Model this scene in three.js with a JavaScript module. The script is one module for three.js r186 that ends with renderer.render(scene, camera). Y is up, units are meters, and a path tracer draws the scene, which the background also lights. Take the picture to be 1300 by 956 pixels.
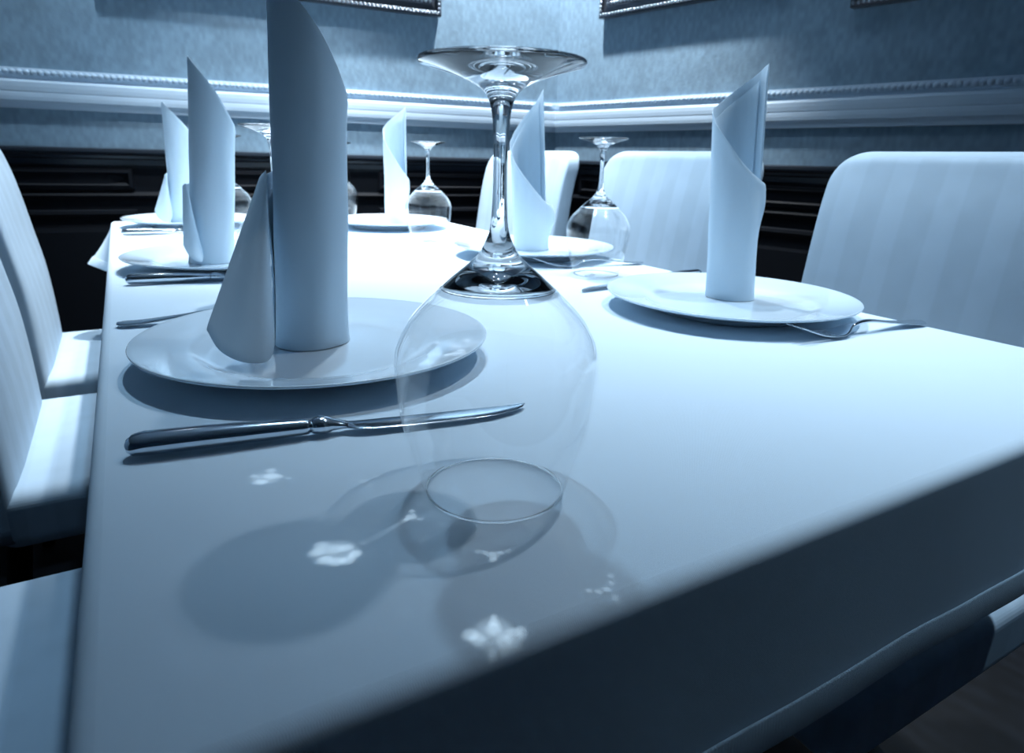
import * as THREE from 'three';
import { mergeGeometries } from 'three/addons/utils/BufferGeometryUtils.js';
import { RoundedBoxGeometry } from 'three/addons/geometries/RoundedBoxGeometry.js';
import { ImprovedNoise } from 'three/addons/math/ImprovedNoise.js';

// ---------------------------------------------------------------- camera, exposure, lights
const scene = new THREE.Scene();
scene.background = new THREE.Color(0x000000);
const renderer = new THREE.WebGLRenderer({ antialias: true });
renderer.toneMapping = THREE.LinearToneMapping;
renderer.toneMappingExposure = 2.4;
renderer.shadowMap.enabled = true;

// the room: x to the right along the table's short side, y up, -z along the table away from the camera
const EYE = 0.915, TOP = 0.75;
const W = (x, y, z) => new THREE.Vector3(x, y, -z);
const FOCAL = 833.3, PITCH = 0.2685, ROLL = 0.0253, YAW = 0.5307;
const camera = new THREE.PerspectiveCamera(2 * Math.atan(523 / FOCAL) * 180 / Math.PI, 1300 / 1046, 0.02, 40);
camera.setViewOffset(1300, 1046, 0, 90, 1300, 956);   // the lens axis meets the picture above its centre
camera.position.set(0, EYE, 0);
camera.rotation.order = 'YXZ';
camera.rotation.set(-PITCH, -YAW, ROLL);
camera.focus = 0.42;
camera.userData.fStop = 14;
camera.updateProjectionMatrix();
scene.add(camera);

// halogen downlights in the ceiling: [x, z, candela, cone half-angle in degrees, penumbra, colour]
const CEIL = 2.62;
const COOL = [0.52, 0.77, 1], MID = [0.76, 0.90, 1], WHITE = [0.95, 0.98, 1];
const LAMPS = [
  [1.00, 0.46, 3.4, 33, 0.9, [0.80, 0.91, 1]],
  [1.06, -0.10, 2.3, 33, 0.9, COOL],
  [0.66, 1.18, 4.4, 33, 0.9, [0.84, 0.93, 1]],
  [0.36, 0.98, 2.2, 31, 0.9, [0.50, 0.76, 1]],
  [1.25, 2.06, 11.0, 34, 0.35, WHITE],
  [0.48, 1.80, 12.5, 32, 0.9, WHITE],
  [0.05, 2.04, 3.8, 33, 0.8, MID],
  [1.10, 1.32, 1.8, 33, 0.8, MID],
];

// ---------------------------------------------------------------- helpers
const used = new Map();
function numbered(name) {
  const n = used.get(name) || 0; used.set(name, n + 1);
  return n ? `${name}_${String(n).padStart(3, '0')}` : name;
}
function shade(o) { o.traverse((m) => { if (m.isMesh) { m.castShadow = true; m.receiveShadow = true; } }); return o; }
function thing(name, label, category, pos = [0, 0, 0], turn = 0, group) {
  const o = new THREE.Group(); o.name = numbered(name);
  o.position.set(...pos); o.rotation.y = turn;
  o.userData = { label, category };
  if (group) o.userData.group = group;
  scene.add(o);
  return o;
}
function part(name, geometry, material, parent, label) {
  const m = new THREE.Mesh(geometry, material); m.name = name;
  if (label) m.userData.label = label;
  m.castShadow = m.receiveShadow = true;
  parent.add(m);
  return m;
}
function struct(name, geometry, material, parent = scene) {
  const m = geometry ? new THREE.Mesh(geometry, material) : new THREE.Group();
  m.name = name; m.castShadow = m.receiveShadow = true;
  if (parent === scene) m.userData.kind = 'structure';
  parent.add(m);
  return m;
}
function relabel(o, name, label, pos, turn) {
  const c = o.clone(); c.name = numbered(name); c.userData = { ...o.userData, label };
  c.position.set(...pos); c.rotation.set(0, turn, 0); scene.add(c);
  return c;
}
function rng(seed) { let s = seed >>> 0; return () => { s = (s + 0x6d2b79f5) | 0; let t = Math.imul(s ^ (s >>> 15), 1 | s); t = (t + Math.imul(t ^ (t >>> 7), 61 | t)) ^ t; return ((t ^ (t >>> 14)) >>> 0) / 4294967296; }; }
const noise = new ImprovedNoise();
const lerp = (a, b, t) => a + (b - a) * t;
const smooth = (a, b, x) => { const t = Math.min(1, Math.max(0, (x - a) / (b - a))); return t * t * (3 - 2 * t); };
function table(points) {                       // a smooth curve through [x, y] points, x rising
  return (x) => {
    let i = 0; while (i < points.length - 2 && x > points[i + 1][0]) i++;
    const p = (k) => points[Math.min(points.length - 1, Math.max(0, k))];
    const [x0, y0] = p(i), [x1, y1] = p(i + 1);
    const t = Math.min(1, Math.max(0, (x - x0) / (x1 - x0 || 1)));
    const m0 = (y1 - p(i - 1)[1]) / ((x1 - p(i - 1)[0]) || 1) * (x1 - x0), m1 = (p(i + 2)[1] - y0) / ((p(i + 2)[0] - x0) || 1) * (x1 - x0);
    const a = 2 * t ** 3 - 3 * t * t + 1, b = t ** 3 - 2 * t * t + t, c = -2 * t ** 3 + 3 * t * t, d = t ** 3 - t * t;
    return a * y0 + b * m0 + c * y1 + d * m1;
  };
}
// a surface from rows of points; closed joins the last column to the first
function grid(rows, closed = false, capEnds = false) {
  const n = rows[0].length, pos = [], uv = [], idx = [];
  rows.forEach((r, j) => r.forEach((p, i) => { pos.push(p.x, p.y, p.z); uv.push(i / (closed ? n : n - 1), j / (rows.length - 1)); }));
  const m = closed ? n : n - 1;
  for (let j = 0; j < rows.length - 1; j++) for (let i = 0; i < m; i++) {
    const a = j * n + i, b = j * n + (i + 1) % n, c = a + n, d = b + n;
    idx.push(a, b, d, a, d, c);
  }
  if (capEnds) for (const j of [0, rows.length - 1]) {
    const c = pos.length / 3, r = rows[j];
    const m0 = r.reduce((s, p) => s.add(p), new THREE.Vector3()).divideScalar(n);
    pos.push(m0.x, m0.y, m0.z); uv.push(0.5, j ? 1 : 0);
    for (let i = 0; i < n; i++) { const a = j * n + i, b = j * n + (i + 1) % n; j ? idx.push(a, b, c) : idx.push(b, a, c); }
  }
  const g = new THREE.BufferGeometry();
  g.setAttribute('position', new THREE.Float32BufferAttribute(pos, 3));
  g.setAttribute('uv', new THREE.Float32BufferAttribute(uv, 2));
  g.setIndex(idx); g.computeVertexNormals();
  return g;
}
function boxUV(g, s = 1) {                    // uv in metres by the dominant axis of the normal
  const p = g.attributes.position, n = g.attributes.normal, uv = new Float32Array(p.count * 2);
  for (let i = 0; i < p.count; i++) {
    const a = [Math.abs(n.getX(i)), Math.abs(n.getY(i)), Math.abs(n.getZ(i))], k = a.indexOf(Math.max(...a));
    uv[2 * i] = (k === 0 ? p.getZ(i) : p.getX(i)) * s; uv[2 * i + 1] = (k === 1 ? p.getZ(i) : p.getY(i)) * s;
  }
  g.setAttribute('uv', new THREE.BufferAttribute(uv, 2));
  return g;
}
function plain(g) { g = g.index ? g.toNonIndexed() : g; for (const k of Object.keys(g.attributes)) if (!['position', 'normal', 'uv'].includes(k)) g.deleteAttribute(k); return g; }
const merge = (list) => mergeGeometries(list.map(plain));
function box(w, h, d, x = 0, y = 0, z = 0) { const g = boxUV(new THREE.BoxGeometry(w, h, d)); g.translate(x, y, z); return g; }

// ---------------------------------------------------------------- textures and materials
function field(size, f, srgb = false, channels = null) {
  const data = new Uint8Array(size * size * 4);
  for (let y = 0; y < size; y++) for (let x = 0; x < size; x++) {
    const v = f(x / size, y / size, x, y), c = Array.isArray(v) ? v : [v, v, v], k = 4 * (y * size + x);
    for (let q = 0; q < 3; q++) data[k + q] = Math.max(0, Math.min(255, Math.round(c[q] * 255)));
    data[k + 3] = 255;
  }
  const t = new THREE.DataTexture(data, size, size);
  t.wrapS = t.wrapT = THREE.RepeatWrapping; t.magFilter = THREE.LinearFilter; t.minFilter = THREE.LinearMipmapLinearFilter; t.generateMipmaps = true;
  if (srgb) t.colorSpace = THREE.SRGBColorSpace;
  t.needsUpdate = true;
  return t;
}
// tiling noise: value lattice that wraps
function tiling(seed) {
  const r = rng(seed), L = Array.from({ length: 64 * 64 }, r);
  return (u, v, cells) => {
    const x = u * cells, y = v * cells, i = Math.floor(x), j = Math.floor(y), a = smooth(0, 1, x - i), b = smooth(0, 1, y - j);
    const g = (p, q) => L[(((q % cells) + cells) % cells % 64) * 64 + (((p % cells) + cells) % cells % 64)];
    return lerp(lerp(g(i, j), g(i + 1, j), a), lerp(g(i, j + 1), g(i + 1, j + 1), a), b);
  };
}
const tn = tiling(7), tn2 = tiling(19);
const weave = field(256, (u, v, x, y) => {          // plain weave, 32 threads each way
  const a = Math.sin(u * 64 * Math.PI), b = Math.sin(v * 64 * Math.PI);
  return 0.5 + 0.22 * a * b + 0.1 * (tn(u, v, 60) - 0.5) + 0.1 * (tn2(u, v, 16) - 0.5);
});
function tiled(t, rx, ry = rx) { const c = t.clone(); c.repeat.set(rx, ry); c.needsUpdate = true; return c; }
const stucco = field(512, (u, v) => 0.5 + 0.2 * (tn(u, v, 20) - 0.5) + 0.4 * (tn2(u, v, 40) - 0.5) + 0.35 * (tn(u, v, 60) - 0.5));
const stuccoColor = field(512, (u, v) => {
  const m = 0.93 + 0.04 * (tn(u, v, 5) - 0.5) + 0.06 * (tn2(u, v, 18) - 0.5) + 0.10 * (tn(u * 2 % 1, v, 56) - 0.5);
  return [m * 0.97, m * 0.985, m];
}, true);
const woodGrain = field(512, (u, v) => { const g = 0.5 + 0.5 * Math.sin((u * 26 + 1.6 * tn(u, v, 6)) * Math.PI * 2); return 0.6 + 0.3 * g * tn2(u, v, 24) + 0.15 * (tn(u, v, 60) - 0.5); }, true);
const stripes = field(512, (u, v) => {               // tone-on-tone woven stripes, 8 to a tile
  const s = (u * 14) % 1, w = smooth(0.05, 0.12, s) - smooth(0.5, 0.57, s);
  const m = 0.965 + 0.03 * w + 0.03 * (tn(u, v, 48) - 0.5);
  return [m, m, m];
}, true);

const std = (o) => new THREE.MeshStandardMaterial({ side: THREE.DoubleSide, ...o });
const rgb = (r, g, b) => new THREE.Color().setRGB(r, g, b);
const M = {
  cloth: std({ color: rgb(0.62, 0.745, 0.85), roughness: 0.85, bumpMap: tiled(weave, 34), bumpScale: 0.0002 }),
  napkin: std({ color: rgb(0.63, 0.78, 0.90), roughness: 0.85, bumpMap: tiled(weave, 6, 9), bumpScale: 0.00006 }),
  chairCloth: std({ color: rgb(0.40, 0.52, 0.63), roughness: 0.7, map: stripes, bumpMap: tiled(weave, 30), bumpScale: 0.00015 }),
  panelWood: new THREE.MeshPhysicalMaterial({ color: rgb(0.004, 0.006, 0.010), roughness: 0.6, specularIntensity: 0.25, side: THREE.DoubleSide }),
  capWood: std({ color: rgb(0.02, 0.028, 0.04), roughness: 0.25 }),
  darkWood: std({ color: rgb(0.010, 0.013, 0.019), roughness: 0.32, map: woodGrain }),
  wall: std({ color: rgb(0.25, 0.38, 0.49), roughness: 0.9, map: stuccoColor, bumpMap: tiled(stucco, 3), bumpScale: 0.0005 }),
  plaster: std({ color: rgb(0.46, 0.60, 0.74), roughness: 0.6 }),
  ceiling: std({ color: rgb(0.34, 0.44, 0.54), roughness: 0.9 }),
  floor: std({ color: rgb(0.010, 0.013, 0.02), roughness: 0.55, map: woodGrain }),
  china: new THREE.MeshPhysicalMaterial({ color: rgb(0.70, 0.83, 0.94), roughness: 0.22, clearcoat: 0.9, clearcoatRoughness: 0.05, side: THREE.DoubleSide }),
  steel: std({ color: rgb(0.62, 0.68, 0.74), roughness: 0.13, metalness: 1 }),
  frame: std({ color: rgb(0.07, 0.085, 0.11), roughness: 0.3, metalness: 0.6 }),
  frameBead: std({ color: rgb(0.35, 0.42, 0.5), roughness: 0.3, metalness: 0.8 }),
  canvas: std({ color: rgb(0.10, 0.14, 0.19), roughness: 0.6, map: stuccoColor }),
  glass: new THREE.MeshPhysicalMaterial({ color: rgb(1, 1, 1), roughness: 0, transmission: 1, thickness: 0.003, ior: 1.5 }),
  pane: new THREE.MeshPhysicalMaterial({ color: rgb(1, 1, 1), roughness: 0, transmission: 1, thickness: 0, ior: 1.5, specularIntensity: 0.8, side: THREE.DoubleSide }),
  lampTrim: std({ color: rgb(0.6, 0.64, 0.68), roughness: 0.3, metalness: 0.9 }),
  lampGlow: std({ color: rgb(0.8, 0.85, 0.9), emissive: rgb(0.9, 0.96, 1), emissiveIntensity: 6, roughness: 0.4 }),
};

// ---------------------------------------------------------------- the room
// plan (x, z-forward): the corner we look into, and the walls that leave it
const CORNER = [1.552, 2.338];
const dirL = [-0.9964, 0.0851], dirR = [0.2109, -0.9775];            // along the left and right wall, away from the corner
const inL = [-0.0851, -0.9964], inR = [-0.9775, -0.2109];            // into the room
function along(dir, inward, s, d, y) { return W(CORNER[0] + dir[0] * s + inward[0] * d, y, CORNER[1] + dir[1] * s + inward[1] * d); }
// a straight moulding: profile [out from the wall, height] extruded along the wall from s0 to s1
function moulding(dir, inward, profile, s0, s1, n = 2) {
  const rows = profile.map(([d, y]) => Array.from({ length: n }, (_, i) => along(dir, inward, lerp(s0, s1, i / (n - 1)), d, y)));
  const g = grid(rows, false).toNonIndexed(); g.computeVertexNormals();
  return boxUV(g);
}
function slab(a, b, y0, y1, out, t = 0.12) {        // a wall slab from plan point a to b, thickness t towards "out"
  const s = new THREE.Shape([new THREE.Vector2(a[0], a[1]), new THREE.Vector2(b[0], b[1]), new THREE.Vector2(b[0] + out[0] * t, b[1] + out[1] * t), new THREE.Vector2(a[0] + out[0] * t, a[1] + out[1] * t)]);
  const g = new THREE.ExtrudeGeometry(s, { depth: y1 - y0, bevelEnabled: false });
  g.rotateX(-Math.PI / 2); g.translate(0, y0, 0);
  return boxUV(g);
}
const at = (dir, s) => [CORNER[0] + dir[0] * s, CORNER[1] + dir[1] * s];
const LEN_L = 4.0, LEN_R = 5.0;
const pB = at(dirL, LEN_L), pD = at(dirR, LEN_R), pC = [pB[0], pD[1]];
struct('wall_left', slab(pB, [CORNER[0] + 0.14, CORNER[1] - 0.012], 0, CEIL, [0.0851, 0.9964]), M.wall);
struct('wall_right', slab(CORNER, pD, 0, CEIL, [0.9775, 0.2109]), M.wall);
struct('wall_west', slab(pC, pB, 0, CEIL, [-1, 0]), M.wall);
struct('wall_south', slab(pC, pD, 0, CEIL, [0, -1]), M.wall);
const plan = [CORNER, pB, pC, pD];
function flat(y, t) {
  const g = new THREE.ExtrudeGeometry(new THREE.Shape(plan.map((p) => new THREE.Vector2(p[0], p[1]))), { depth: t, bevelEnabled: false });
  g.rotateX(-Math.PI / 2); g.translate(0, y, 0); return boxUV(g);
}
struct('floor', flat(-0.12, 0.12), M.floor);
struct('ceiling', flat(CEIL, 0.12), M.ceiling);

// chair rail: a beaded strip, a groove, a broad fluted face and a shadowed underside
const RAIL = 1.028;
const railProfile = [[0, 0.112], [0.010, 0.112], [0.013, 0.106], [0.013, 0.090], [0.007, 0.087], [0.007, 0.081], [0.022, 0.078], [0.028, 0.072], [0.030, 0.060], [0.030, 0.048], [0.0288, 0.045], [0.030, 0.041], [0.031, 0.032], [0.030, 0.022], [0.024, 0.017], [0.020, 0.010], [0.018, 0.001], [0, 0]].map(([d, y]) => [d * 0.6, y + RAIL]);
const beadGeo = new THREE.SphereGeometry(1, 10, 7); beadGeo.scale(0.0085, 0.0080, 0.0075);
function beads(dir, inward, s0, s1) {
  const list = [], turn = Math.atan2(dir[1], dir[0]);
  for (let s = s0; s < s1; s += 0.0168) { const g = beadGeo.clone(); g.rotateZ(0.5); g.rotateY(turn); const p = along(dir, inward, s, 0.008, RAIL + 0.099); g.translate(p.x, p.y, p.z); list.push(g); }
  return mergeGeometries(list);
}
[[dirL, inL, LEN_L], [dirR, inR, LEN_R]].forEach(([d, i, len], k) => {
  const t = struct(`trim_${k + 1}`, moulding(d, i, railProfile, -0.02, len), M.plaster);
  const b = part('beading', beads(d, i, 0.03, k ? 2.9 : 2.9), M.plaster, t); b.userData.kind = 'stuff';
});

// dark wainscot with a cap rail, rails, stiles and raised panels
const WTOP = 0.921;
const capProfile = [[0, WTOP], [0.030, WTOP], [0.036, WTOP - 0.004], [0.037, WTOP - 0.012], [0.030, WTOP - 0.018], [0.022, WTOP - 0.022], [0.020, WTOP - 0.030], [0.012, WTOP - 0.034], [0.012, WTOP - 0.06], [0, WTOP - 0.06]];
function raisedPanel(d, i, s0, s1, y0, y1) {
  const ring = (o, dist) => [along(d, i, s0 + o, dist, y0 + o), along(d, i, s1 - o, dist, y0 + o), along(d, i, s1 - o, dist, y1 - o), along(d, i, s0 + o, dist, y1 - o)];
  const g = grid([ring(0, 0.012), ring(0.004, 0.024), ring(0.014, 0.026), ring(0.022, 0.016), ring(0.03, 0.012), ring(0.07, 0.020)], true, true).toNonIndexed();
  g.computeVertexNormals();
  return boxUV(g);
}
[[dirL, inL, LEN_L], [dirR, inR, LEN_R]].forEach(([d, i, len], k) => {
  const t = struct(`trim_${k + 3}`, moulding(d, i, [[0.012, WTOP - 0.05], [0.012, 0]], -0.01, len), M.panelWood);
  part('cap_rail', moulding(d, i, capProfile, -0.03, len), M.capWood, t);
  part('rail_moulding', moulding(d, i, [[0.012, 0.79], [0.018, 0.788], [0.024, 0.778], [0.020, 0.768], [0.012, 0.762]], -0.01, len), M.panelWood, t);
  part('rail_moulding', moulding(d, i, [[0.012, 0.10], [0.024, 0.10], [0.026, 0]], -0.01, len), M.panelWood, t);
  for (let s = 0.16; s + 0.6 < len; s += 0.68) {
    part('panel', raisedPanel(d, i, s, s + 0.58, 0.15, 0.735), M.panelWood, t);
    part('frieze_panel', raisedPanel(d, i, s, s + 0.58, 0.795, 0.862), M.panelWood, t);
  }
});

// ---------------------------------------------------------------- framed pictures
function picture(d, i, s0, s1, y0, y1, label) {
  const t = thing('framed_picture', label, 'picture', [0, 0, 0], 0);
  const prof = [[0, 0.004], [0, 0.030], [0.006, 0.036], [0.014, 0.032], [0.018, 0.024], [0.034, 0.028], [0.040, 0.034], [0.048, 0.034], [0.054, 0.022], [0.060, 0.014], [0.060, 0.004]];
  const ring = ([o, dist]) => [along(d, i, s0 + o, dist, y0 + o), along(d, i, s1 - o, dist, y0 + o), along(d, i, s1 - o, dist, y1 - o), along(d, i, s0 + o, dist, y1 - o)];
  const g = grid(prof.map(ring), true).toNonIndexed(); g.computeVertexNormals();
  part('frame', boxUV(g), M.frame, t);
  const list = [];
  for (const [o, r, step] of [[0.010, 0.0055, 0.014], [0.044, 0.006, 0.015]]) {
    const b = new THREE.SphereGeometry(r, 8, 6);
    const put = (s, y) => { const c = b.clone(), p = along(d, i, s, o < 0.02 ? 0.034 : 0.035, y); c.translate(p.x, p.y, p.z); list.push(c); };
    for (let s = s0 + o; s < s1 - o; s += step) { put(s, y0 + o); put(s, y1 - o); }
    for (let y = y0 + o; y < y1 - o; y += step) { put(s0 + o, y); put(s1 - o, y); }
  }
  const bead = part('bead_trim', mergeGeometries(list), M.frameBead, t, 'paler beaded edge of the frame'); bead.userData.kind = 'stuff';
  const rr = (o, dist) => [along(d, i, s0 + o, dist, y0 + o), along(d, i, s1 - o, dist, y0 + o), along(d, i, s1 - o, dist, y1 - o), along(d, i, s0 + o, dist, y1 - o)];
  const c = grid([rr(0.056, 0.006), rr(0.058, 0.010)], true, true).toNonIndexed(); c.computeVertexNormals();
  part('canvas', boxUV(c), M.canvas, t);
  return t;
}
picture(dirL, inL, 0.497, 1.56, 1.403, 2.15, 'wide ornate dark picture frame on the left wall above the chair rail');
picture(dirR, inR, 0.226, 0.94, 1.419, 2.1, 'dark picture frame on the right wall nearest the room corner');
picture(dirR, inR, 1.12, 1.90, 1.335, 2.0, 'dark picture frame high on the right wall above the striped chair');

// ---------------------------------------------------------------- table and tablecloth
const TX0 = -0.033, TX1 = 0.755, TZ0 = 0.1655, TZ1 = 1.868;
{
  const t = thing('dining_table', 'rectangular dining table standing under the white tablecloth', 'table', [(TX0 + TX1) / 2, 0, -(TZ0 + TZ1) / 2]);
  const w = TX1 - TX0 - 0.012, l = TZ1 - TZ0 - 0.012;
  part('table_top', boxUV(new RoundedBoxGeometry(w, 0.032, l, 3, 0.01)).translate(0, TOP - 0.0195, 0), M.darkWood, t);
  part('apron', merge([box(w - 0.14, 0.07, 0.02, 0, TOP - 0.071, l / 2 - 0.07), box(w - 0.14, 0.07, 0.02, 0, TOP - 0.071, -l / 2 + 0.07), box(0.02, 0.07, l - 0.14, w / 2 - 0.07, TOP - 0.071, 0), box(0.02, 0.07, l - 0.14, -w / 2 + 0.07, TOP - 0.071, 0)]), M.darkWood, t);
  for (const sz of [-1, 1]) {
    const post = new THREE.CylinderGeometry(0.045, 0.05, TOP - 0.076, 20); post.translate(0, (TOP - 0.076) / 2 + 0.04, sz * 0.52);
    part('pedestal', post, M.darkWood, t);
    part('foot', boxUV(new RoundedBoxGeometry(0.13, 0.04, 0.26, 3, 0.012)).translate(0, 0.02, sz * 0.52), M.darkWood, t);
  }
}
{
  const cloth = thing('tablecloth', 'white tablecloth draped over the dining table with a short overhang', 'tablecloth', [0, 0, 0]);
  const R = 0.008, drop = 0.117;
  // perimeter of the table, walked once, with small rounded corners; each sample: point, outward normal, distance
  const per = [], cx0 = TX0, cx1 = TX1, cz0 = TZ0, cz1 = TZ1, cr = 0.012;
  const edge = (x0, z0, x1, z1, nx, nz, n) => { for (let k = 0; k < n; k++) per.push([lerp(x0, x1, k / n), lerp(z0, z1, k / n), nx, nz]); };
  const arc = (x, z, a0) => { for (let k = 0; k < 10; k++) { const a = a0 + k / 10 * Math.PI / 2; per.push([x + cr * Math.cos(a), z + cr * Math.sin(a), Math.cos(a), Math.sin(a)]); } };
  edge(cx0 + cr, cz0, cx1 - cr, cz0, 0, -1, 120); arc(cx1 - cr, cz0 + cr, -Math.PI / 2);
  edge(cx1, cz0 + cr, cx1, cz1 - cr, 1, 0, 220); arc(cx1 - cr, cz1 - cr, 0);
  edge(cx1 - cr, cz1, cx0 + cr, cz1, 0, 1, 120); arc(cx0 + cr, cz1 - cr, Math.PI / 2);
  edge(cx0, cz1 - cr, cx0, cz0 + cr, -1, 0, 220); arc(cx0 + cr, cz0 + cr, Math.PI);
  let s = 0; const S = per.map((p, k) => { if (k) s += Math.hypot(p[0] - per[k - 1][0], p[1] - per[k - 1][1]); return s; });
  const corners = [[cx1, cz0], [cx1, cz1], [cx0, cz1], [cx0, cz0]];
  const flare = (x, z) => { let f = 0; corners.forEach(([a, b], k) => { const d = Math.hypot(x - a, z - b); f += (k === 2 ? 1.0 : 0.35) * Math.exp(-((d / 0.045) ** 2)); }); return f; };
  const rows = [], N = 26;
  const rowAt = (k) => per.map(([x, z, nx, nz], i) => {
    if (k <= 6) { const a = k / 6 * Math.PI / 2; return W(x + nx * (Math.sin(a) - 1) * R, TOP - (1 - Math.cos(a)) * R, z + nz * (Math.sin(a) - 1) * R); }
    const t = (k - 6) / (N - 6), y = TOP - R - t * (drop - R);
    const fold = 0.004 * t * noise.noise(S[i] * 4.2, 3.1, 0) + 0.0015 * t * noise.noise(S[i] * 13, 7.7, 0) + 0.004 * t;
    const o = fold + flare(x, z) * 0.055 * t ** 1.3;
    return W(x + nx * o, y + flare(x, z) * 0.02 * t, z + nz * o);
  });
  for (let k = 0; k <= N; k++) rows.push(rowAt(k));
  const skirt = grid(rows, true);
  // the flat top: a grid with the faint waves of a pressed cloth
  const top = new THREE.PlaneGeometry(cx1 - cx0 - 2 * R, cz1 - cz0 - 2 * R, 80, 160); top.rotateX(-Math.PI / 2); top.translate((cx0 + cx1) / 2, TOP, -(cz0 + cz1) / 2);
  const P = top.attributes.position;
  for (let i = 0; i < P.count; i++) {
    const x = P.getX(i), z = -P.getZ(i), e = smooth(0, 0.03, Math.min(x - cx0 - R, cx1 - R - x, z - cz0 - R, cz1 - R - z));
    P.setY(i, TOP + e * (0.0005 * noise.noise(x * 9 + z * 4, z * 7, 2) + (0.00035 + 0.0007 * smooth(0.45, 0.18, z) * smooth(0.3, 0.6, x)) * noise.noise(x * 20, z * 70 + x * 24, 5)));
  }
  top.computeVertexNormals();
  for (const g of [skirt, top]) { const p = g.attributes.position, uv = new Float32Array(p.count * 2); for (let i = 0; i < p.count; i++) { uv[2 * i] = p.getX(i); uv[2 * i + 1] = p.getZ(i) + p.getY(i); } g.setAttribute('uv', new THREE.BufferAttribute(uv, 2)); }
  part('cloth', mergeGeometries([skirt.toNonIndexed(), top.toNonIndexed()]), M.cloth, cloth);
  // the stitched hem: a doubled band along the bottom edge
  const last = rowAt(N), hem = [];
  for (const [o, dy] of [[0.0006, 0.019], [0.0022, 0.0185], [0.0026, 0.010], [0.0024, 0.001], [0.001, -0.001], [-0.0015, 0], [-0.0018, 0.018]]) hem.push(last.map((p, i) => { const up = rowAt(N - 4)[i], t = dy / 0.0205; return new THREE.Vector3(lerp(p.x, up.x, t) + per[i][2] * o, lerp(p.y, up.y, t), lerp(p.z, up.z, t) - per[i][3] * o); }));
  part('hem', grid(hem, true), M.cloth, cloth);
}

// ---------------------------------------------------------------- plates
const plateGeo = (() => {
  const pr = [[0, 0.0055], [0.080, 0.0058], [0.090, 0.0072], [0.097, 0.0105], [0.103, 0.0130], [0.120, 0.0162], [0.138, 0.0198], [0.1415, 0.0208], [0.1425, 0.0202], [0.1418, 0.0186], [0.136, 0.0166], [0.118, 0.0122], [0.100, 0.0082], [0.090, 0.0035], [0.087, 0.0004], [0.084, 0], [0.081, 0.0004], [0.079, 0.0022], [0, 0.0022]];
  const g = new THREE.LatheGeometry(pr.map((p) => new THREE.Vector2(p[0], p[1])), 128); return g;
})();
const PLATES = [
  [0.131, 0.548, 'near left white dinner plate with the tall folded napkin, behind the big wine glass'],
  [0.127, 1.066, 'white plate in the middle of the left side, half hidden by the largest napkin'],
  [0.131, 1.700, 'white plate at the far left corner of the table'],
  [0.606, 0.530, 'white plate on the right with a fork tucked under its rim'],
  [0.630, 1.005, 'white plate behind the stem of the big upturned wine glass'],
  [0.555, 1.550, 'farthest white plate on the right side, beside a small upturned glass'],
];
let plate0;
PLATES.forEach(([x, z, label]) => {
  if (!plate0) { plate0 = new THREE.Mesh(plateGeo, M.china); plate0.name = numbered('dinner_plate'); plate0.userData = { label, category: 'plate', group: 'white dinner plates on the table' }; plate0.position.set(x, TOP + 0.0006, -z); scene.add(plate0); shade(plate0); } else relabel(plate0, 'dinner_plate', label, [x, TOP + 0.0006, -z], 0);
});

// ---------------------------------------------------------------- rolled napkins
// angle of view: phi = 0 is the peak; the edge runs anticlockwise seen from above and comes down round the roll

function rollGeometry(o) {
  const TAU = Math.PI * 2, n = 150, m = 40, phi0 = -TAU * 0.9, phi1 = TAU * 1.02;
  const outer = [], inner = [];
  const [hp, hm, he] = o.edge;                  // at the peak, half a turn round, and at the end
  const edgeHeight = table([[0, hp], [0.5, hp - 0.06 * (hp - hm)], [1.57, lerp(hp, hm, 0.42)], [2.6, lerp(hp, hm, 0.86)], [3.14, hm], [4.2, lerp(hm, he, 0.38)], [5.3, lerp(hm, he, 0.82)], [6.28, he], [6.5, he - 0.002]]);
  const H = (phi) => (phi >= 0 ? edgeHeight(phi) : lerp(hp, edgeHeight(phi + TAU) - 0.012, smooth(0, 0.16, -phi)));
  const th = 0.0016;
  for (let j = 0; j <= m; j++) {
    const a = [], b = [];
    for (let i = 0; i <= n; i++) {
      const phi = lerp(phi0, phi1, i / n), h = H(phi), y = h * j / m, k = y / 0.27;
      const hem = y > h - 0.009 ? 0.0005 : 0;
      let r = hem + o.radius * (0.86 + 0.14 * (phi - phi0) / (phi1 - phi0)) * (1 + o.flareTop * k + 0.05 * Math.exp(-y / 0.012));
      r += 0.0012 * noise.noise(Math.cos(phi) * 1.4 + o.seed, y * 14, Math.sin(phi) * 1.4) ;
      r += o.bulge * Math.exp(-(((phi - phi1 + 0.12) / 0.22) ** 2)) * Math.exp(-(((y - he + 0.02) / 0.028) ** 2));
      const c = Math.cos(phi), s = Math.sin(phi), sq = 1 - 0.05 * Math.cos(2 * phi + o.seed);
      const lx = o.lean[0] * k, lz = o.lean[1] * k;
      const edgeRound = j === m ? 0.0003 : th / 2;
      a.push(new THREE.Vector3(c * (r + edgeRound) * sq + lx, y, -s * (r + edgeRound) * sq + lz));
      b.push(new THREE.Vector3(c * (r - edgeRound) * sq + lx, y, -s * (r - edgeRound) * sq + lz));
    }
    outer.push(a); inner.push(b);
  }
  // closed sheet: outside up, over the top, inside down
  const rows = [...outer, ...inner.reverse()];
  const g = grid(rows);
  // the two free vertical ends
  const strip = (k) => grid(rows.slice(0, m + 1).map((r, j) => [r[k], rows[rows.length - 1 - j][k]]));
  return mergeGeometries([g.toNonIndexed(), strip(0).toNonIndexed(), strip(n).toNonIndexed()]);
}
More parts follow.
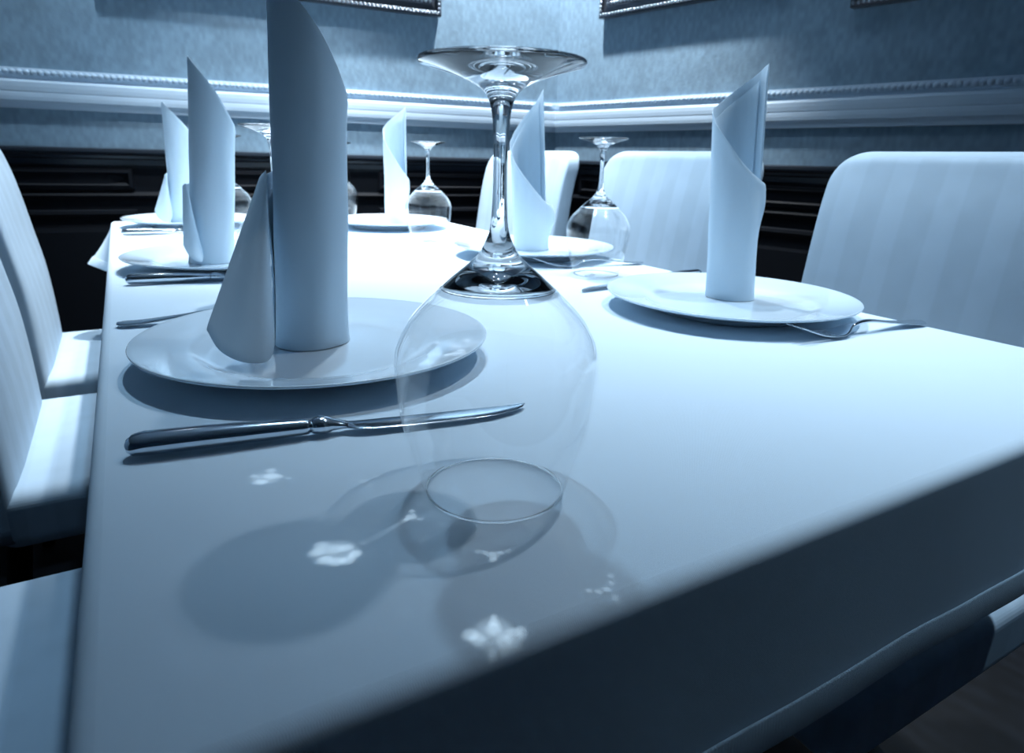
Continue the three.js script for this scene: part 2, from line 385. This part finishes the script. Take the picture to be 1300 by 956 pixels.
// the loose tail: a tongue of cloth that leaves the roll high up and opens into a loop at the bottom
function flapGeometry(o, turn) {
  const m = 34, n = 48, rows = [], f = o.flap, top = o.edge[2] + 0.004;
  // the plan of the tail is written in the room's axes [right, away] from the roll's centre; here it is turned into the napkin's own
  const own = ([a, b]) => {
    const c = Math.cos(f.rot || 0), s = Math.sin(f.rot || 0), x = (a * c - b * s), z = -(a * s + b * c);
    return new THREE.Vector3(x * Math.cos(turn) - z * Math.sin(turn), 0, x * Math.sin(turn) + z * Math.cos(turn));
  };
  const pts = new THREE.CatmullRomCurve3(TAIL.map(([a, b]) => own([a * f.size, b * f.size])), false, 'catmullrom', 0.5).getSpacedPoints(n);
  const lift = table([[0, 0.030], [0.2, 0.014], [0.45, 0.006], [0.62, 0.009], [0.8, 0.024], [1, 0.05]]);
  const r0 = o.radius + 0.0015, t0 = own([-r0 * 0.985, -0.002]), t1 = own([-r0 * 0.95, -0.011]);
  for (let j = 0; j <= m; j++) {
    const t = j / m, r = [];
    for (let i = 0; i <= n; i++) {
      const u = i / n, fold = 1 - Math.abs(2 * u - 1) ** 1.5;
      const p = t0.clone().lerp(t1, fold).lerp(pts[i], t);
      p.y = lerp(top - 0.006 * Math.abs(u - 0.5), lift(u), t);
      r.push(p);
    }
    rows.push(r);
  }
  const nrm = grid(rows).attributes.normal, th = 0.0011, c = rows[0].length;
  const off = (s) => rows.map((r, j) => r.map((p, i) => p.clone().addScaledVector(new THREE.Vector3().fromBufferAttribute(nrm, j * c + i), s * (j === m || j === 0 ? 0.15 : 1))));
  const A = off(th), B = off(-th).reverse();
  const g = grid([...A, ...B]), strip = (k) => grid(A.map((r, j) => [r[k], B[m - j][k]]));
  return mergeGeometries([g.toNonIndexed(), strip(0).toNonIndexed(), strip(c - 1).toNonIndexed()]);
}
const TAIL = [[-0.088, -0.046], [-0.082, -0.060], [-0.068, -0.070], [-0.053, -0.068], [-0.043, -0.054], [-0.041, -0.038], [-0.047, -0.020]];
const PLATE_UP = 0.0068;
function napkin(x, z, turn, o, label) {
  const t = thing('folded_napkin', label, 'napkin', [x, TOP + PLATE_UP, -z], turn, 'rolled napkins standing on the plates');
  part('roll', rollGeometry(o), M.napkin, t);
  if (o.flap) part('flap', flapGeometry(o, turn), M.napkin, t);
  return t;
}
const baseN = { radius: 0.0310, flareTop: 0.03, bulge: 0.006, lean: [0, 0], seed: 1 };
napkin(0.131, 0.572, Math.PI - 0.23, { ...baseN, radius: 0.0315, edge: [0.300, 0.206, 0.142], flareTop: -0.02, lean: [-0.010, -0.004], flap: { size: 1, rot: 0 }, seed: 1.3 }, 'largest rolled napkin, tall with a loose tail, on the near left plate');
napkin(0.106, 1.080, Math.PI - 0.10, { ...baseN, radius: 0.0300, edge: [0.288, 0.192, 0.112], lean: [-0.022, 0], flap: { size: 0.52, rot: 0.22 }, seed: 2.2 }, 'rolled napkin with a pointed tip in the middle of the left side');
napkin(0.122, 1.715, Math.PI - 0.06, { ...baseN, lean: [-0.006, 0], radius: 0.0320, edge: [0.265, 0.178, 0.108], flap: { size: 0.7, rot: -0.1 }, seed: 3.7 }, 'rolled napkin with spread tail at the far left corner');
napkin(0.643, 0.562, -0.85, { ...baseN, radius: 0.0268, lean: [-0.014, 0], edge: [0.272, 0.220, 0.138], flareTop: 0.13, seed: 4.1 }, 'rolled napkin with open spiral top on the right plate before the chairs');
napkin(0.648, 1.045, -0.56, { ...baseN, radius: 0.0330, lean: [-0.016, 0], edge: [0.281, 0.185, 0.080], bulge: 0.016, seed: 5.9 }, 'rolled napkin standing just right of the big glass stem');
napkin(0.586, 1.585, -0.35, { ...baseN, radius: 0.0290, edge: [0.278, 0.222, 0.108], seed: 6.4 }, 'slim rolled napkin farthest away on the right, beside a small glass');

// ---------------------------------------------------------------- upturned wine glasses
const glassParts = (() => {
  const out = table([[0, 0.0352], [0.014, 0.0402], [0.039, 0.0468], [0.060, 0.0492], [0.075, 0.0492], [0.089, 0.0430], [0.098, 0.0352], [0.110, 0.0225], [0.121, 0.0102], [0.129, 0.0058], [0.1345, 0.0042], [0.145, 0.0034], [0.155, 0.0032], [0.166, 0.0032], [0.179, 0.0037], [0.1885, 0.0052], [0.194, 0.0085], [0.198, 0.0155], [0.2015, 0.0249], [0.2046, 0.0362]]);
  const pts = [], mark = [];
  const add = (r, h, k) => { pts.push(new THREE.Vector2(r, h)); mark.push(k); };
  // foot: flat side up, from its centre out to the edge and back under
  add(0, 0.2040, 'foot'); add(0.010, 0.2044, 'foot'); add(0.024, 0.2056, 'foot'); add(0.0345, 0.2066, 'foot'); add(0.0366, 0.2066, 'foot'); add(0.0371, 0.2060, 'foot'); add(0.0370, 0.2052, 'foot');
  for (let h = 0.2046; h > 0.192; h -= 0.0007) add(out(h), h, 'foot');
  for (let h = 0.192; h > 0.124; h -= 0.0016) add(out(h), h, 'stem');
  for (let h = 0.124; h > 0.1035; h -= 0.0014) add(out(h), h, 'shoulder');
  for (let h = 0.1035; h > 0.0012; h -= 0.0014) add(out(h), h, 'bowl');
  add(0.03535, 0.0012, 'rim'); add(0.0352, 0.0006, 'rim'); add(0.0349, 0.0001, 'rim'); add(0.0344, 0.0001, 'rim'); add(0.0341, 0.0006, 'rim'); add(0.03405, 0.0012, 'rim');
  const wall = (h) => 0.0011 + 0.0012 * smooth(0.085, 0.105, h);
  for (let h = 0.0014; h < 0.1005; h += 0.0014) add(out(h) - wall(h), h, 'bowl');
  // inside of the bowl's bottom
  const r0 = out(0.1005) - wall(0.1005);
  for (let k = 1; k <= 14; k++) { const a = k / 14 * Math.PI / 2; add(r0 * Math.cos(a), 0.1005 + 0.0115 * Math.sin(a), k < 4 ? 'bowl' : 'shoulder'); }
  pts.reverse(); mark.reverse(); mark.shift();   // from the inside out, so that the faces look outwards
  const segs = 96, g = new THREE.LatheGeometry(pts, segs);
  const pos = g.attributes.position, nor = g.attributes.normal, idx = g.index.array, np = pts.length;
  const cut = (kind) => {
    const map = new Map(), P = [], Nn = [], I = [];
    const v = (k) => { if (!map.has(k)) { map.set(k, P.length / 3); P.push(pos.getX(k), pos.getY(k), pos.getZ(k)); Nn.push(nor.getX(k), nor.getY(k), nor.getZ(k)); } return map.get(k); };
    for (let t = 0; t < idx.length; t += 3) { const j = Math.min(idx[t] % np, idx[t + 1] % np, idx[t + 2] % np); if (mark[j] === kind) I.push(v(idx[t]), v(idx[t + 1]), v(idx[t + 2])); }
    const q = new THREE.BufferGeometry(); q.setAttribute('position', new THREE.Float32BufferAttribute(P, 3)); q.setAttribute('normal', new THREE.Float32BufferAttribute(Nn, 3)); q.setIndex(I);
    return q;
  };
  return { foot: cut('foot'), stem: cut('stem'), shoulder: cut('shoulder'), rim: cut('rim'), bowl: cut('bowl') };
})();
const GLASSES = [
  [0.150, 0.270, 1, 'large upturned wine glass in the foreground, in sharp focus'],
  [0.612, 0.795, 0.965, 'upturned wine glass between the two nearer chairs on the right'],
  [0.545, 1.285, 0.955, 'small upturned wine glass beside the slim far napkin'],
  [0.152, 0.805, 0.95, 'upturned wine glass mostly hidden behind the largest napkin'],
  [0.176, 1.420, 0.96, 'upturned wine glass peeking out right of the pointed napkin'],
  [0.482, 1.720, 0.96, 'upturned wine glass just right of the largest napkin, far away'],
];
let glass0;
GLASSES.forEach(([x, z, s, label]) => {
  if (!glass0) {
    glass0 = thing('wine_glass', label, 'glass', [x, TOP + 0.0006, -z], 0, 'upturned wine glasses on the table');
    for (const k of ['foot', 'stem']) part(k, glassParts[k], M.glass, glass0);
    const bowl = part('bowl', glassParts.bowl, M.pane, glass0);
    part('bowl_base', glassParts.shoulder, M.glass, bowl); part('rim', glassParts.rim, M.glass, bowl);
  } else relabel(glass0, 'wine_glass', label, [x, TOP + 0.0006, -z], 0).scale.setScalar(s);
});

// ---------------------------------------------------------------- cutlery
function loftX(stations) {                     // stations: [x, half width z, half height y, centre y, centre z]
  const rows = stations.map(([x, hw, hh, cy, cz = 0, n = 2]) => Array.from({ length: 24 }, (_, i) => {
    const a = i / 24 * Math.PI * 2, c = Math.cos(a), s = Math.sin(a), q = 2 / n;
    return new THREE.Vector3(x, cy + hh * Math.sign(s) * Math.abs(s) ** q, cz + hw * Math.sign(c) * Math.abs(c) ** q);
  }));
  return grid(rows, true, true);
}
// the knife lies along x, handle end at the origin, on a flat surface
const knifeParts = {
  handle: loftX([[0, 0.001, 0.001, 0.0062], [0.0012, 0.0045, 0.0038, 0.0062], [0.004, 0.0072, 0.0060, 0.0064], [0.010, 0.0082, 0.0068, 0.0068], [0.040, 0.0079, 0.0066, 0.0066], [0.075, 0.0068, 0.0058, 0.0060], [0.092, 0.0056, 0.0050, 0.0056], [0.097, 0.0050, 0.0045, 0.0055], [0.099, 0.0042, 0.0038, 0.0055]]),
  bolster: loftX([[0.0988, 0.0042, 0.0038, 0.0055], [0.1005, 0.0052, 0.0048, 0.0055], [0.104, 0.0066, 0.0058, 0.0058], [0.108, 0.0062, 0.0054, 0.0056], [0.112, 0.0046, 0.0038, 0.0052], [0.117, 0.0040, 0.0026, 0.0046], [0.121, 0.0046, 0.0017, 0.0040]]),
  blade: loftX([[0.1205, 0.0048, 0.0016, 0.0040, 0.0006], [0.126, 0.0066, 0.0013, 0.0036, 0.0016], [0.135, 0.0078, 0.0012, 0.0033, 0.0022], [0.160, 0.0086, 0.0011, 0.0028, 0.0026], [0.190, 0.0088, 0.0010, 0.0024, 0.0024], [0.215, 0.0078, 0.0009, 0.0021, 0.0012], [0.230, 0.0056, 0.0008, 0.0019, -0.0014], [0.238, 0.0030, 0.0006, 0.0018, -0.0042], [0.2415, 0.0006, 0.0003, 0.0018, -0.0062]]),
};
const KNIVES = [
  [-0.015, 0.395, 0.223, 0.357, 'large table knife in the foreground, partly seen through the wine glass'],
  [-0.010, 0.955, 0.231, 0.930, 'table knife before the middle plate on the left side'],
  [-0.012, 1.535, 0.229, 1.530, 'small distant table knife near the far left corner'],
  [0.745, 0.712, 0.510, 0.690, 'table knife behind the right plate, mostly hidden by its rim'],
];
let knife0;
KNIVES.forEach(([x0, z0, x1, z1, label]) => {
  const turn = Math.atan2(z1 - z0, x1 - x0);
  if (!knife0) {
    knife0 = thing('table_knife', label, 'knife', [x0, TOP + 0.0012, -z0], turn, 'steel table knives beside the plates');
    for (const k of Object.keys(knifeParts)) part(k, knifeParts[k], M.steel, knife0);
  } else relabel(knife0, 'table_knife', label, [x0, TOP + 0.0012, -z0], turn);
});
// the fork lies along x with its handle end at the origin and its tines rising at the far end
const forkParts = (() => {
  const line = table([[0, 0.0026], [0.02, 0.0030], [0.06, 0.0075], [0.095, 0.0115], [0.12, 0.0085], [0.135, 0.0042], [0.15, 0.0030], [0.17, 0.0055], [0.19, 0.0115], [0.203, 0.0160]]);
  const wide = table([[0, 0.004], [0.006, 0.0095], [0.03, 0.0088], [0.06, 0.0052], [0.095, 0.0030], [0.118, 0.0036], [0.130, 0.0090], [0.140, 0.0122], [0.155, 0.0126]]);
  const st = (x) => [x, wide(x), 0.0013 + 0.0006 * smooth(0.05, 0.1, x) - 0.0005 * smooth(0.12, 0.14, x), line(x), 0, 2.6];
  const seq = (a, b, n) => Array.from({ length: n }, (_, i) => st(lerp(a, b, i / (n - 1))));
  const tines = [-1.5, -0.5, 0.5, 1.5].map((k) => loftX(Array.from({ length: 12 }, (_, i) => { const t = i / 11, x = lerp(0.153, 0.203, t); return [x, lerp(0.0022, 0.0010, t), lerp(0.0011, 0.0008, t), line(x), k * lerp(0.0066, 0.0060, t), 2.4]; })));
  return { handle: loftX(seq(0, 0.118, 30)), head: loftX(seq(0.1175, 0.155, 16)), tines };
})();
const FORKS = [
  [0.752, 0.384, 0.548, 0.396, 'steel fork with its tines under the rim of the right plate'],
  [0.752, 0.850, 0.548, 0.872, 'steel fork under the plate behind the big wine glass stem'],
  [-0.019, 0.722, 0.183, 0.690, 'steel fork behind the near left plate, only its handle end showing'],
];
let fork0;
FORKS.forEach(([x0, z0, x1, z1, label]) => {
  const turn = Math.atan2(z1 - z0, x1 - x0);
  if (!fork0) {
    fork0 = thing('dinner_fork', label, 'fork', [x0, TOP + 0.0010, -z0], turn, 'steel forks beside the plates');
    part('handle', forkParts.handle, M.steel, fork0); part('head', forkParts.head, M.steel, fork0);
    for (const t of forkParts.tines) part('tine', t, M.steel, fork0);
  } else relabel(fork0, 'dinner_fork', label, [x0, TOP + 0.0010, -z0], turn);
});

// ---------------------------------------------------------------- slip-covered chairs
// local frame: the sitter faces +x; the foot of the backrest's face is at x = 0; y from the floor
const chair0 = (() => {
  const t = new THREE.Group();
  const face = table([[0.40, 0.002], [0.47, 0], [0.635, -0.007], [0.735, -0.022], [0.85, -0.042], [0.915, -0.060], [0.945, -0.070]]);
  const HW = 0.21, TOPY = 0.941, R = 0.05, rows = [];
  const ys = []; for (let y = 0.40; y < TOPY - R; y += 0.02) ys.push(y);
  for (let k = 0; k <= 16; k++) ys.push(TOPY - R + R * Math.sin(k / 16 * Math.PI / 2));
  for (const y of ys) {
    const c = Math.max(0, y - (TOPY - R)), hw = HW - R + Math.sqrt(Math.max(0, R * R - c * c));
    const e = 0.016, ce = Math.max(0, y - (TOPY - e)), th0 = lerp(0.066, 0.052, smooth(0.45, 0.9, y));
    const half = Math.max(0.0015, th0 / 2 - e + Math.sqrt(Math.max(0, e * e - ce * ce)));
    rows.push(Array.from({ length: 72 }, (_, i) => {
      const a = i / 72 * Math.PI * 2, ca = Math.cos(a), sa = Math.sin(a), q = 2 / 7;
      const z = hw * Math.sign(sa) * Math.abs(sa) ** q, x = half * Math.sign(ca) * Math.abs(ca) ** q;
      const w = 0.0015 * noise.noise(z * 12, y * 5, 1.5);
      return new THREE.Vector3(face(y) - th0 / 2 + x + w + 0.010 * (1 - (z / HW) ** 2) * smooth(0.5, 0.7, y) * -1, y, z);
    }));
  }
  const back = grid(rows, true, true); boxUV(back);
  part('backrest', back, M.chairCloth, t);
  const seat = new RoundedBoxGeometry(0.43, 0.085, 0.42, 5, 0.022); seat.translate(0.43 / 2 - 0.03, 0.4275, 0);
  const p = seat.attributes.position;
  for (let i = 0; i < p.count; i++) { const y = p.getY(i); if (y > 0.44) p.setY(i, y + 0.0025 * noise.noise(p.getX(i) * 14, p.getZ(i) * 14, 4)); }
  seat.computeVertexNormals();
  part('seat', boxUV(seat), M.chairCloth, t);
  for (const [x, z, lean] of [[0.35, 0.17, 0.0], [0.35, -0.17, 0.0], [-0.03, 0.17, -0.05], [-0.03, -0.17, -0.05]]) {
    const g = new THREE.CylinderGeometry(0.020, 0.014, 0.386, 12); g.translate(0, 0.193, 0);
    const q = g.attributes.position; for (let i = 0; i < q.count; i++) q.setX(i, q.getX(i) + x + lean * (1 - q.getY(i) / 0.386));
    part('leg', g, M.darkWood, t);
  }
  return t;
})();
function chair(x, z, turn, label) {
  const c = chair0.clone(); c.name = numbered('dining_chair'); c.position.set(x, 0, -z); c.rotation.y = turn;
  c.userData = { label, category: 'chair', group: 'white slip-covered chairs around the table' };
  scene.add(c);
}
chair(0.890, 0.455, Math.PI, 'large white slip-covered chair at the right edge with striped shading');
chair(0.890, 1.025, Math.PI, 'white slip-covered chair behind the right napkin and small glass');
chair(0.885, 1.580, Math.PI, 'farthest white slip-covered chair on the right, behind the big glass stem');
chair(-0.168, 0.585, 0, 'nearest chair on the left, only its dim seat showing at the bottom left');
chair(-0.168, 1.215, 0, 'second white slip-covered chair on the left with its seat beside the tablecloth');
chair(-0.168, 1.750, 0, 'farthest white slip-covered chair on the left, its curved back against the dark panelling');

// ---------------------------------------------------------------- ceiling downlights
const trimGeo = new THREE.LatheGeometry([[0.030, 0.016], [0.032, 0.002], [0.040, -0.004], [0.052, -0.004], [0.055, 0]].map((p) => new THREE.Vector2(...p)), 40);
const glowGeo = new THREE.CylinderGeometry(0.030, 0.030, 0.004, 32);
let lamp0;
LAMPS.forEach(([x, z, cd, half, pen, tint]) => {
  const pos = [x, CEIL - 0.002, -z];
  if (!lamp0) {
    lamp0 = thing('ceiling_downlight', 'round recessed halogen downlight set flush in the ceiling', 'lamp', pos, 0, 'halogen downlights in the ceiling');
    part('trim_ring', trimGeo, M.lampTrim, lamp0); part('lens', glowGeo.clone().translate(0, -0.001, 0), M.lampGlow, lamp0);
  } else relabel(lamp0, 'ceiling_downlight', lamp0.userData.label, pos, 0);
  const l = new THREE.SpotLight(rgb(...tint), cd, 0, half * Math.PI / 180, pen, 2);
  l.position.set(x, CEIL - 0.045, -z); l.target.position.set(x, 0, -z);
  l.castShadow = true; l.shadow.radius = 1.6; l.shadow.mapSize.set(1024, 1024); l.shadow.camera.near = 0.05; l.shadow.camera.far = 6;
  scene.add(l, l.target);
});

// light gathered by the near glass's foot and stem falls on the cloth in small bright patches
// [x, z, radius, strength] of each patch
const PATCHES = [
  [0.0626, 0.2523, 0.0082, 0.45], [0.0582, 0.2601, 0.0031, 0.7], [0.0550, 0.2557, 0.0031, 0.8], [0.0565, 0.2484, 0.0030, 0.8], [0.0605, 0.2449, 0.0030, 0.8], [0.0652, 0.2437, 0.0030, 0.9],
  [0.0693, 0.2468, 0.0027, 1.0], [0.0622, 0.2546, 0.0038, 0.5], [0.0674, 0.2532, 0.0028, 0.6], [0.0751, 0.2533, 0.0016, 0.28], [0.0782, 0.2545, 0.0016, 0.28], [0.0813, 0.2557, 0.0016, 0.28],
  [0.0845, 0.2570, 0.0016, 0.28], [0.0878, 0.2583, 0.0016, 0.28], [0.0911, 0.2596, 0.0016, 0.28], [0.0944, 0.2609, 0.0017, 0.28], [0.0978, 0.2622, 0.0017, 0.28], [0.1017, 0.2642, 0.0026, 1.0],
  [0.1040, 0.2688, 0.0015, 0.8], [0.0981, 0.2629, 0.0015, 0.5], [0.1046, 0.2603, 0.0015, 0.5], [0.0487, 0.3359, 0.0062, 0.45], [0.0434, 0.3417, 0.0017, 0.5], [0.0454, 0.3327, 0.0029, 0.7],
  [0.0518, 0.3374, 0.0034, 0.6], [0.0526, 0.3442, 0.0026, 0.6], [0.0556, 0.3344, 0.0017, 0.5], [0.0589, 0.3306, 0.0013, 0.4], [0.0892, 0.3130, 0.0015, 0.5], [0.0926, 0.3092, 0.0021, 0.6],
  [0.0946, 0.3033, 0.0014, 0.5], [0.0999, 0.3115, 0.0015, 0.45], [0.0985, 0.1755, 0.0068, 0.5], [0.0904, 0.1785, 0.0028, 0.8], [0.0916, 0.1751, 0.0028, 0.6], [0.1042, 0.1711, 0.0031, 0.8],
  [0.1079, 0.1718, 0.0020, 0.7], [0.1000, 0.1706, 0.0025, 0.6], [0.1025, 0.1830, 0.0012, 0.6], [0.1011, 0.1803, 0.0020, 0.7], [0.0993, 0.1770, 0.0029, 0.6], [0.0945, 0.1682, 0.0017, 0.6],
  [0.1195, 0.2149, 0.0017, 0.8], [0.1212, 0.2180, 0.0024, 0.7], [0.1190, 0.2212, 0.0014, 0.6], [0.1250, 0.2180, 0.0014, 0.6], [0.1168, 0.2237, 0.0010, 0.4], [0.1284, 0.2176, 0.0010, 0.4],
  [0.1503, 0.1761, 0.0016, 0.45], [0.1465, 0.1764, 0.0013, 0.4], [0.1435, 0.1786, 0.0013, 0.35], [0.1545, 0.1784, 0.0013, 0.35], [0.1572, 0.1824, 0.0010, 0.3], [0.1505, 0.1709, 0.0012, 0.35],
  [0.1494, 0.1661, 0.0009, 0.3],
];
for (const [x, z, radius, strength] of PATCHES) {
  const to = W(x, TOP, z), near = Math.hypot(x - 0.150, z - 0.270) < 0.0615;
  const from = new THREE.Vector3(0.150, TOP + (near ? 0.094 : 0.183), -0.270), way = to.clone().sub(from).setY(0).normalize();
  from.addScaledVector(way, near ? 0.004 : 0.012);
  const far = from.distanceTo(to), half = Math.atan(Math.max(0.0019, radius * 1.35) / far);
  const l = new THREE.SpotLight(rgb(0.82, 0.93, 1), (radius > 0.005 ? 0.034 : 0.030) * strength * (far / 0.2) ** 2, 0, half, 1, 2);
  l.position.copy(from); l.target.position.copy(to);
  l.castShadow = true; l.shadow.radius = 0.02; l.shadow.camera.near = 0.005; l.shadow.camera.far = 1;
  scene.add(l, l.target);
}

renderer.render(scene, camera);
